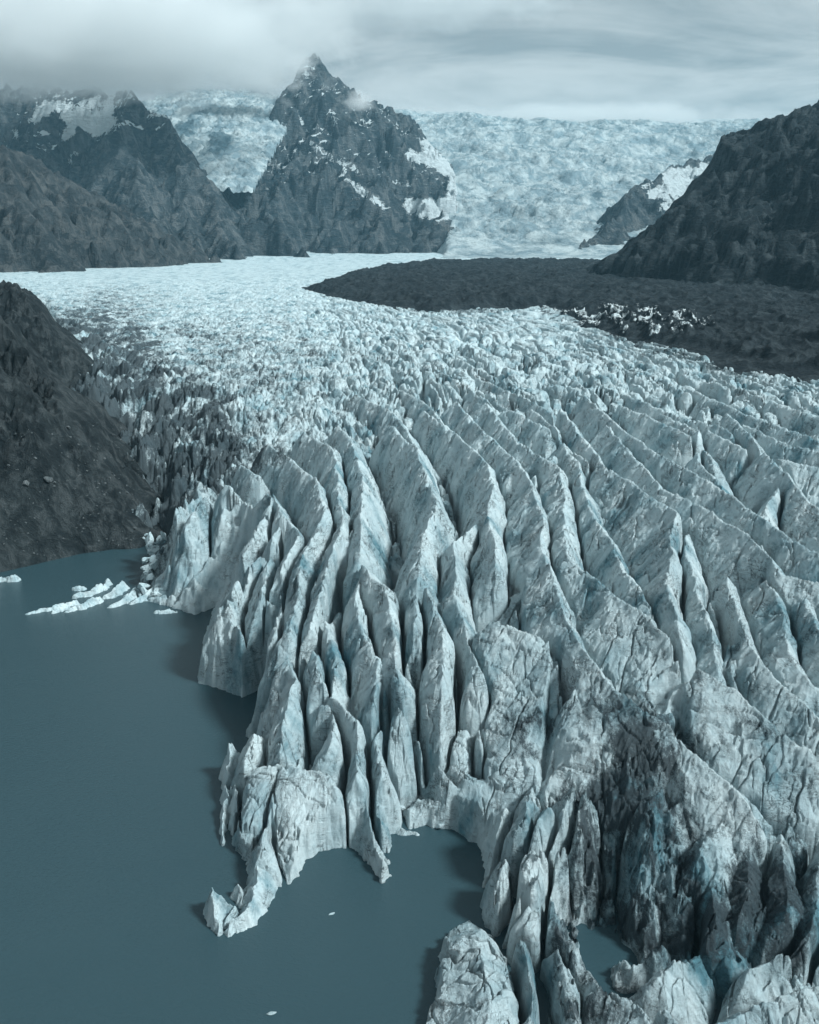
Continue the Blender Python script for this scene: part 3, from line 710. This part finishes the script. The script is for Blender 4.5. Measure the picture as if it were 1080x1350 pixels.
def build_icefall():
    x0, x1, y0, y1 = -250, 2600, 2000, 6200
    st = 7.0; nx = int((x1 - x0) / st); ny = int((y1 - y0) / st)
    Xg, Yg = np.meshgrid(np.linspace(x0, x1, nx), np.linspace(y0, y1, ny)); X = Xg.ravel(); Y = Yg.ravel()
    # height so that the surface climbs from the valley floor (v 338) to the plateau (v 165)
    yy = np.array([2000, 2300, 2600, 3000, 3500, 4000, 4400, 4800, 5400, 6200])
    vv = np.array([343, 336, 312, 280, 245, 210, 186, 170, 163, 160])
    zz = np.array([pdist(540, v, y)[2] for v, y in zip(vv, yy)])
    h = np.interp(Y, yy, zz)
    w = fbm(X / 300, Y / 300, 4, 600)
    h += w * 26 * sstep(2300, 3000, Y) + sstep(2300, 2800, Y) * sstep(5600, 5000, Y) * (24 * (sstep(.0, .4, np.mod(Y / 330 + w * .6 + X / 1100, 1)) - np.mod(Y / 330 + w * .6 + X / 1100, 1)) + (ridged((X - 200) / 48 + Y / 300, Y / 30 + w, 5, 610, .62) - .4) * 20 + (ridged(X / 17, Y / 15, 3, 615) - .4) * 13)
    h += 60 * sstep(900, 200, X) * sstep(3200, 4200, Y) * .6
    rough = fbm(X / 120, Y / 200, 4, 620)
    U, W = project(X, Y, h)
    h = h - np.clip((588 + 10 * fbm(Y / 200, X / 200, 3, 622)) - U, 0, 400) * 3.0 * sstep(195, 235, W)
    dirt = .10 + .22 * rough + .28 * np.exp(-(((U - 700) / 70) ** 2 + ((W - 318) / 14) ** 2)) + .9 * np.exp(-(((U - 788) / 9) ** 2 + ((W - 257) / 5) ** 2))
    V = np.stack([X, Y, h], 1)
    F = grid_faces(ny, nx)
    t = NT('icefall_snow'); p = t.pos()
    n1 = t.noise(t.mapping(p, (1, .4, 1.2), (0, 0, .25)), .016, 8, .70, .9); n2 = t.noise(t.mapping(p, (1, .7, 1.6)), .035, 7, .72, .6)
    d = t.math('ADD', t.attr('dirt'), t.math('MULTIPLY', t.math('SUBTRACT', n2, .5), 1.0))
    c = t.mix(t.ramp(n1, .42, .60), C(.22, .30, .335), C(.50, .575, .585))
    c = t.mix(t.ramp(d, .22, .62, 0, .85), c, C(.05, .10, .125))
    t.surf(c, .7, t.bump(n2, .9, 16), .1)
    o = mesh_from('icefall', V, F, t.m, {'dirt': dirt})
    tag(o, 'broad white broken icefall descending from the plateau between the mountains', 'icefall', kind='structure')
    # hanging glacier between the spur and the peak
    x0, x1, y0, y1 = -1150, -380, 2500, 3800
    st = 5.0; nx = int((x1 - x0) / st); ny = int((y1 - y0) / st)
    Xg, Yg = np.meshgrid(np.linspace(x0, x1, nx), np.linspace(y0, y1, ny)); X = Xg.ravel(); Y = Yg.ravel()
    yy = np.array([2500, 2700, 2900, 3200, 3500, 3800]); vv = np.array([250, 222, 195, 165, 135, 120])
    zz = np.array([pdist(300, v, y)[2] for v, y in zip(vv, yy)])
    U, W0 = project(X, Y, np.interp(Y, yy, zz))
    h = np.interp(Y, yy, zz) + (ridged(X / 50, Y / 40, 5, 640) - .45) * 30 - .006 * (np.abs(U - 290) - 20).clip(0) ** 2
    dirt = .12 + .3 * fbm(X / 90, Y / 90, 4, 645) + .9 * np.exp(-(((U - 292) / 16) ** 2 + ((W0 - 188) / 16) ** 2)) + .7 * np.exp(-(((U - 245) / 14) ** 2 + ((W0 - 170) / 10) ** 2))
    o = mesh_from('hanging_glacier', np.stack([X, Y, h], 1), grid_faces(ny, nx), t.m, {'dirt': dirt})
    tag(o, 'steep snowy hanging glacier between the left spur and the peak', 'glacier', kind='structure')

# ------------------------------------------------------------------ ground and water
def build_ground():
    t = NT('valley_gravel'); p = t.pos()
    n = t.noise(p, .05, 6, .6)
    t.surf(t.mix(n, C(.03, .04, .045), C(.06, .07, .075)), .9, t.bump(n, .5, 2))
    V = [(-9000, -3000, -8), (9000, -3000, -8), (9000, 9500, -8), (-9000, 9500, -8)]
    o = mesh_from('valley_ground', V, [[0, 1, 2, 3]], t.m, smooth=False)
    tag(o, 'dark gravel valley ground under the ice', 'ground', kind='structure')
    t = NT('lake_water'); p = t.pos()
    n = t.noise(t.mapping(p, (1, 1.8, 1), (0, 0, .35)), 1.1, 5, .62, .3)
    n2 = t.noise(p, .03, 4, .5)
    c = t.mix(n2, C(.023, .053, .065), C(.032, .065, .077))
    t.surf(c, t.ramp(n2, .35, .65, .12, .22), t.bump(t.math('ADD', n, t.math('MULTIPLY', t.noise(t.mapping(p, (1, 2.2, 1), (0, 0, .35)), 4.5, 3, .6), .45)), .75, .16), .5, IOR=1.33)
    V = [(-1500, -400, 0), (500, -400, 0), (500, 900, 0), (-1500, 900, 0)]
    o = mesh_from('lake_water', V, [[0, 1, 2, 3]], t.m, smooth=False)
    tag(o, 'still grey teal glacial lake in front of the ice', 'lake', kind='structure')

# ------------------------------------------------------------------ loose ice and boulders
def chunk(name, loc, size, rot, seed, mat, sharp=.5, sub=4):
    """angular block: a sphere cut by random planes, roughened"""
    rng = np.random.RandomState(seed)
    me = bpy.data.meshes.new('tmp')
    import bmesh
    bm = bmesh.new(); bmesh.ops.create_icosphere(bm, subdivisions=sub, radius=1.0)
    bm.to_mesh(me); bm.free()
    n = len(me.vertices); V = np.zeros(n * 3, f32); me.vertices.foreach_get('co', V); V = V.reshape(-1, 3)
    F = np.zeros(len(me.polygons) * 3, np.int32); me.polygons.foreach_get('vertices', F); F = F.reshape(-1, 3)
    bpy.data.meshes.remove(me)
    for _ in range(14):
        nn = rng.normal(size=3); nn /= np.linalg.norm(nn); d = rng.uniform(.35, .7)
        q = V @ nn
        V = V - np.outer(np.clip(q - d, 0, None), nn)
    r = np.linalg.norm(V, axis=1)
    nz = fbm(V[:, 0] * 2.2 + seed, V[:, 1] * 2.2 + V[:, 2] * 1.7, 4, seed) * .045 * sharp * 2
    V = V * (1 + nz)[:, None]
    V = V * np.array(size)
    c, s = math.cos(rot), math.sin(rot)
    V = V @ np.array([[c, s, 0], [-s, c, 0], [0, 0, 1]])
    at = {'dirt': .32 + .5 * fbm(V[:, 0] * .8 + seed, V[:, 1] * .8 + V[:, 2] * .5, 3, seed), 'streak': np.full(n, .35)}
    o = mesh_from(name, V, F, mat, at, smooth=False)
    o.location = loc
    return o
def ice_piece(name, lines, seed, label, cat, group=None, res=.16, zs=1.0, dirt0=.12):
    """a floating piece of ice grown over its own crest lines (pixel, z), with real thickness down into the water"""
    L = [([pz(q[0], q[1], q[2] * zs) for q in pts], sl, sr) for pts, sl, sr in lines]
    P = np.concatenate([np.array(l[0]) for l in L]); pad = 6
    cx, cy = P[:, 0].mean(), P[:, 1].mean()
    x0, x1, y0, y1 = P[:, 0].min() - pad, P[:, 0].max() + pad, P[:, 1].min() - pad, P[:, 1].max() + pad
    nx = int((x1 - x0) / res); ny = int((y1 - y0) / res)
    Xg, Yg = np.meshgrid(np.linspace(x0, x1, nx), np.linspace(y0, y1, ny)); X = Xg.ravel(); Y = Yg.ravel()
    h = np.full(len(X), -30.)
    aux = [np.zeros(len(X)), np.full(len(X), 2.), np.full(len(X), -1.)]
    tents(X + fbm(X / 3, Y / 3, 3, seed) * .6, Y + fbm(X / 3, Y / 3, 3, seed + 1) * .6, h, L, 20, 1., aux)
    a, b, c = cell(X / 2.2, Y / 3, seed + 5)
    h += (ridged(aux[0] / 1.8, aux[1] / 4, 3, seed + 2) - .5) * .8 * np.clip(aux[1], .2, 1) + (c - .5) * .5 + fbm(X / .7, Y / .7, 3, seed + 3) * .12
    h = np.maximum(h, -1.5)
    dirt = dirt0 + .3 * fbm(X / 3, Y / 3, 4, seed + 6) + .25 * sstep(.6, .95, ridged(X / 2, Y / 3, 3, seed + 8))
    F = grid_faces(ny, nx, h > -1.4)
    V, F, at = compact(np.stack([X - cx, Y - cy, h], 1), F, {'dirt': dirt, 'streak': .35 + .4 * fbm(X / 4, Y / 4, 3, seed + 7)})
    o = mesh_from(name, V, F, M_ICE_FINE, at)
    o.location = (cx, cy, 0)
    tag(o, label, cat, group)
    return o

def build_pieces():
    ice_piece('iceberg', [([(278,1168,4.5),(284,1190,3.5),(288,1214,1.8),(284,1228,.8)], 2.2, 2.6), ([(341,1140,4.5),(336,1165,3.4),(331,1188,2.6),(316,1208,1.9),(300,1220,1.3)], 1.5, 1.7), ([(284,1176,3.8),(300,1192,2.0),(312,1196,1.6),(300,1212,1.2)], 1.8, 2.0)],
              11, 'small horn shaped iceberg whose thin curved arm reaches back to the front ice block', 'iceberg', res=.08)
    ice_piece('iceberg', [([(309,1166,2.4),(318,1178,1.6),(320,1188,.9)], 2.2, 2.2)], 15, 'rounded dark ice lump just behind the horn shaped iceberg', 'iceberg', res=.08, dirt0=.35)
    ice_piece('ice_spire', [([(304,978,7.5),(302,1000,5),(300,1030,3.5),(297,1060,2.6),(295,1090,1.5),(294,1108,.8)], 3, 3), ([(304,978,7),(314,995,5),(316,1015,2.5)], 2.5, 2.5)],
              21, 'thin leaning ice sliver standing in the lake left of the front block', 'iceberg', res=.1)
    raft = [
        ([([(100,790,2.2),(75,797,1.8),(50,803,1.4),(34,808,.7)], 1.3, 1.3), ([(90,798,1.6),(70,806,1.0)], 1.2, 1.2)], 'low pale ice floe at the far left tip of the raft'),
        ([([(131,768,3.6),(118,778,2.6),(98,783,1.6)], 1.4, 1.4), ([(110,772,2.0),(96,775,1.2)], 1.3, 1.3)], 'upright pale ice floe with a raised corner, back row of the raft'),
        ([([(130,785,2.8),(110,795,2.2),(86,805,1.0)], 1.0, 1.3)], 'large smooth white ice floe in front of the raft'),
        ([([(162,765,4.2),(148,778,3.2),(136,785,1.6)], 1.5, 1.6), ([(142,762,3.2),(138,772,2)], 1.5, 1.5)], 'dark veined ice block behind the middle of the raft'),
        ([([(178,775,3.2),(160,790,2.4),(144,799,1.0)], 1.2, 1.4)], 'tilted blue striped ice slab in the middle of the raft'),
        ([([(204,770,3.8),(190,782,3.0),(172,793,1.4)], 1.2, 1.4)], 'pale wedge of ice where the raft joins the glacier'),
    ]
    for i, (ls, lab) in enumerate(raft):
        ice_piece('ice_floe', ls, 40 + i * 9, lab, 'ice floe', 'ice floes of the raft', res=.14, zs=.62)
    ice_piece('ice_floe', [([(-14,763,1.2),(6,761,1.2),(20,758,1.8),(23,762,.6)], 1.6, 1.6)], 120, 'small white ice floe at the left edge below the dark bank', 'ice floe', res=.12)
    ice_piece('ice_floe', [([(205,806,.5),(222,803,.9),(231,805,.4)], 1., 1.)], 130, 'flat white ice floe touching the seracs beside the raft', 'ice floe', res=.1)
    ice_piece('ice_floe', [([(522,1089,.8),(536,1092,.9),(549,1098,.5)], 1.2, 1.2)], 135, 'small bright ice floe under the rubble in the ice bay', 'ice floe', res=.06)
    for (u, v, s, lab) in [(437,1205,.45,'tiny ice fragment floating alone in the dark bay'), (357,1336,.55,'tiny ice fragment near the bottom of the lake')]:
        x, y, z = pz(u, v, 0)
        tag(chunk('ice_fragment', (x, y, .02), (s * 1.6, s * .7, s * .35), .3, int(u), M_ICE_FINE, sub=3), lab, 'ice fragment')
    # rubble of ice blocks: bay front
    rng = random.Random(3)
    k = 0
    for (u0, u1, v0, v1, n, smin, smax, z, lab, grp) in [
        (525, 600, 1040, 1088, 26, .7, 1.7, 2.0, 'jumbled ice block in the rubble heap at the head of the bay', 'ice blocks in the rubble heap at the bay'),
        (186, 262, 700, 792, 46, 1.2, 3.2, 6.5, 'angular ice block in the broken edge beside the dark bank', 'ice blocks along the broken left edge'),
        ]:
        for i in range(n):
            u = rng.uniform(u0, u1); v = rng.uniform(v0, v1)
            f = (v1 - v) / (v1 - v0)
            zz = z * f + .3
            if grp.startswith('ice blocks along'): u = 188 + (u - 186) * (.4 + .6 * (v - v0) / (v1 - v0) + .1); zz = 1 + 9 * f
            x, y, _ = pz(u, v, zz); s = rng.uniform(smin, smax) * (.7 + .5 * rng.random())
            o = chunk('ice_block', (x, y, zz - s * .25), (s * 1.15, s * rng.uniform(.5, .9), s * rng.uniform(.45, 1.1)), rng.uniform(0, 6), 300 + k, M_ICE_FINE, sub=4)
            o.rotation_euler = (rng.uniform(-.5, .5), rng.uniform(-.7, .7), rng.uniform(0, 6))
            tag(o, lab, 'ice block', grp); k += 1

def build_boulders(bankV):
    rng = random.Random(9)
    mat = rock_material('boulder_rock', C(.07, .085, .09), C(.12, .14, .145), C(.2, .22, .225), 25.0, 1.0)
    U, W = project(bankV[:, 0], bankV[:, 1], bankV[:, 2])
    ok = np.nonzero((U > 2) & (U < 190) & (W > 560) & (W < 735) & (bankV[:, 2] > .3))[0]
    src = [chunk('boulder', (0, 0, -50), (1, .8, .65), i, 700 + i, mat, sub=3) for i in range(4)]
    for i in range(220):
        b = bankV[ok[rng.randrange(len(ok))]]
        s = rng.uniform(.3, .85) * (2.4 if rng.random() < .10 else 1)
        o = src[i % 4] if i < 4 else src[i % 4].copy()
        if i >= 4: SC.collection.objects.link(o)
        o.location = (float(b[0]), float(b[1]), float(b[2]) + s * .15); o.rotation_euler = (0, 0, rng.uniform(0, 6)); o.scale = (s, s, s)
        tag(o, 'small grey boulder lying on the dark gravel bank', 'boulder', 'boulders scattered on the bank')

# ------------------------------------------------------------------ clouds
def cloud(name, loc, size, label, dens, seed, sc=1.0, thr=.45, edge=.55):
    t = NT(name + '_vapour')
    tc = t.n('ShaderNodeTexCoord').outputs['Object']
    ln = t.n('ShaderNodeVectorMath', {0: tc}, operation='LENGTH').outputs['Value']
    p = t.n('ShaderNodeVectorMath', {0: t.pos(), 1: (seed * 731., seed * 91., 0)}, operation='ADD').outputs[0]
    n = t.noise(t.mapping(p, (1, 1, 1.7)), .0042 * sc, 5, .62, .3)
    fall = t.ramp(ln, edge, 1.0, 0, .55)
    d = t.math('SUBTRACT', n, fall)
    d = t.ramp(d, thr - .14, thr + .16, 0, 1)
    d = t.math('MULTIPLY', d, dens)
    v = t.n('ShaderNodeVolumePrincipled', {'Color': C(.985, .995, .995), 'Density': d, 'Anisotropy': .2})
    t.n('ShaderNodeOutputMaterial', {'Volume': v.outputs[0]})
    import bmesh
    bm = bmesh.new(); bmesh.ops.create_icosphere(bm, subdivisions=4, radius=1.0)
    me = bpy.data.meshes.new(name); bm.to_mesh(me); bm.free(); me.materials.append(t.m)
    o = bpy.data.objects.new(name, me); SC.collection.objects.link(o); o.location = loc; o.scale = size
    tag(o, label, 'cloud')
    t.m.cycles.volume_step_rate = .6 if hasattr(t.m, 'cycles') and hasattr(t.m.cycles, 'volume_step_rate') else 1
    return o
def build_clouds():
    cloud('cloud_bank', pdist(110, 40, 2650), (880, 420, 215), 'thick grey cloud bank hiding the tops of the left mountains', .011, 1, 1.5, .29, .40)
    cloud('cloud', pdist(470, 135, 3250), (110, 90, 60), 'small wispy cloud clinging to the right shoulder of the peak', .03, 2, 3.0, .44, .2)
    cloud('cloud', pdist(345, 92, 3330), (270, 130, 150), 'ragged cloud trailing off the left side of the summit', .024, 3, 2.2, .36, .3)

def build_mist():
    cloud('cloud', pdist(560, 0, 3700), (760, 330, 150), 'thin pale cloud sheet spreading to the right above the summit', .0045, 7, 1.6, .33, .25)
    cloud('cloud', pdist(780, 156, 5200), (1700, 300, 110), 'pale low mist lying along the top of the broad icefall', .009, 5, .8, .36, .3)
def build_haze():
    t = NT('haze_air')
    v = t.n('ShaderNodeVolumePrincipled', {'Color': C(.30, .60, .76), 'Density': .000062, 'Anisotropy': .1})
    t.n('ShaderNodeOutputMaterial', {'Volume': v.outputs[0]})
    x0, x1, y0, y1, z0, z1 = -9050, 9050, -3050, 9550, -9, 1150
    V = [(x, y, z) for z in (z0, z1) for x, y in ((x0, y0), (x1, y0), (x1, y1), (x0, y1))]
    F = [[3, 2, 1, 0], [4, 5, 6, 7], [0, 1, 5, 4], [1, 2, 6, 5], [2, 3, 7, 6], [3, 0, 4, 7]]
    o = mesh_from('haze', V, F, t.m, smooth=False)
    tag(o, 'thin blue haze filling the valley air', 'haze', kind='stuff')

# ------------------------------------------------------------------ light and sky
SUN_EL, SUN_AZ = math.radians(45), math.radians(112)     # azimuth clockwise from +Y (north): behind the camera to the right
def build_light():
    w = NT('World', True); SC.world = w.m
    sky = w.n('ShaderNodeTexSky', sky_type='NISHITA', sun_disc=False, sun_elevation=SUN_EL, sun_rotation=SUN_AZ, dust_density=2.0)
    g = w.n('ShaderNodeTexCoord').outputs['Generated']
    sep = w.n('ShaderNodeSeparateXYZ', {0: g})
    z = w.math('MAXIMUM', sep.outputs[2], .02)
    # overcast deck: project the direction on a flat cloud layer
    zz = w.math('ADD', z, .12)
    comb = w.n('ShaderNodeCombineXYZ', {0: w.math('DIVIDE', sep.outputs[0], zz), 1: w.math('DIVIDE', sep.outputs[1], zz), 2: .3}).outputs[0]
    n1 = w.noise(w.mapping(comb, (.75, 1.15, 1)), .95, 7, .6, .9)
    n2 = w.noise(comb, 3.2, 5, .6, .3)
    n = w.math('ADD', w.math('MULTIPLY', n1, .7), w.math('MULTIPLY', n2, .3))
    c = w.mix(w.ramp(n, .40, .60), C(2.6, 2.92, 2.98), C(5.4, 5.78, 5.74))
    c = w.mix(w.ramp(z, .14, .02, 0, .75), c, C(6.3, 6.75, 6.7))
    c = w.mix(w.ramp(w.math('ADD', z, w.math('MULTIPLY', w.math('SUBTRACT', n2, .5), .12)), .12, .26, 0, .8), c, w.mix(.6, c, C(1.6, 2.0, 2.15)))
    c = w.mix(.93, sky.outputs[0], c)
    bg = w.n('ShaderNodeBackground', {'Color': c, 'Strength': .1})
    w.n('ShaderNodeOutputWorld', {'Surface': bg.outputs[0]})
    L = bpy.data.lights.new('sun', 'SUN'); L.energy = 4.0; L.angle = math.radians(10); L.color = (.90, .985, 1.0)
    o = bpy.data.objects.new('sun', L); SC.collection.objects.link(o)
    o.rotation_euler = (math.pi / 2 - SUN_EL, 0, math.pi - SUN_AZ)
def build_camera():
    cam = bpy.data.cameras.new('camera'); cam.sensor_fit = 'VERTICAL'; cam.sensor_height = 24
    cam.lens = FPX / 1350 * 24; cam.clip_start = .5; cam.clip_end = 30000
    o = bpy.data.objects.new('camera', cam); SC.collection.objects.link(o)
    o.location = (0, 0, CAMH); o.rotation_euler = (math.pi / 2 - PITCH, 0, 0)
    SC.camera = o

import time; T0 = time.time()
build_camera(); build_light(); build_ground()
build_glacier(); print('glacier', time.time() - T0)
bankV = build_bank(); build_moraine(); build_mountains(); build_icefall(); print('land', time.time() - T0)
build_pieces(); build_boulders(bankV)
build_clouds(); build_mist(); build_haze(); print('all', time.time() - T0)
SC.view_settings.view_transform = 'Standard'; SC.view_settings.look = 'None'; SC.view_settings.exposure = 0.52; SC.view_settings.gamma = 1
SC.cycles.use_denoising = True
SC.cycles.max_bounces = 6; SC.cycles.volume_bounces = 6; SC.cycles.diffuse_bounces = 2; SC.cycles.glossy_bounces = 2
SC.cycles.volume_max_steps = 96
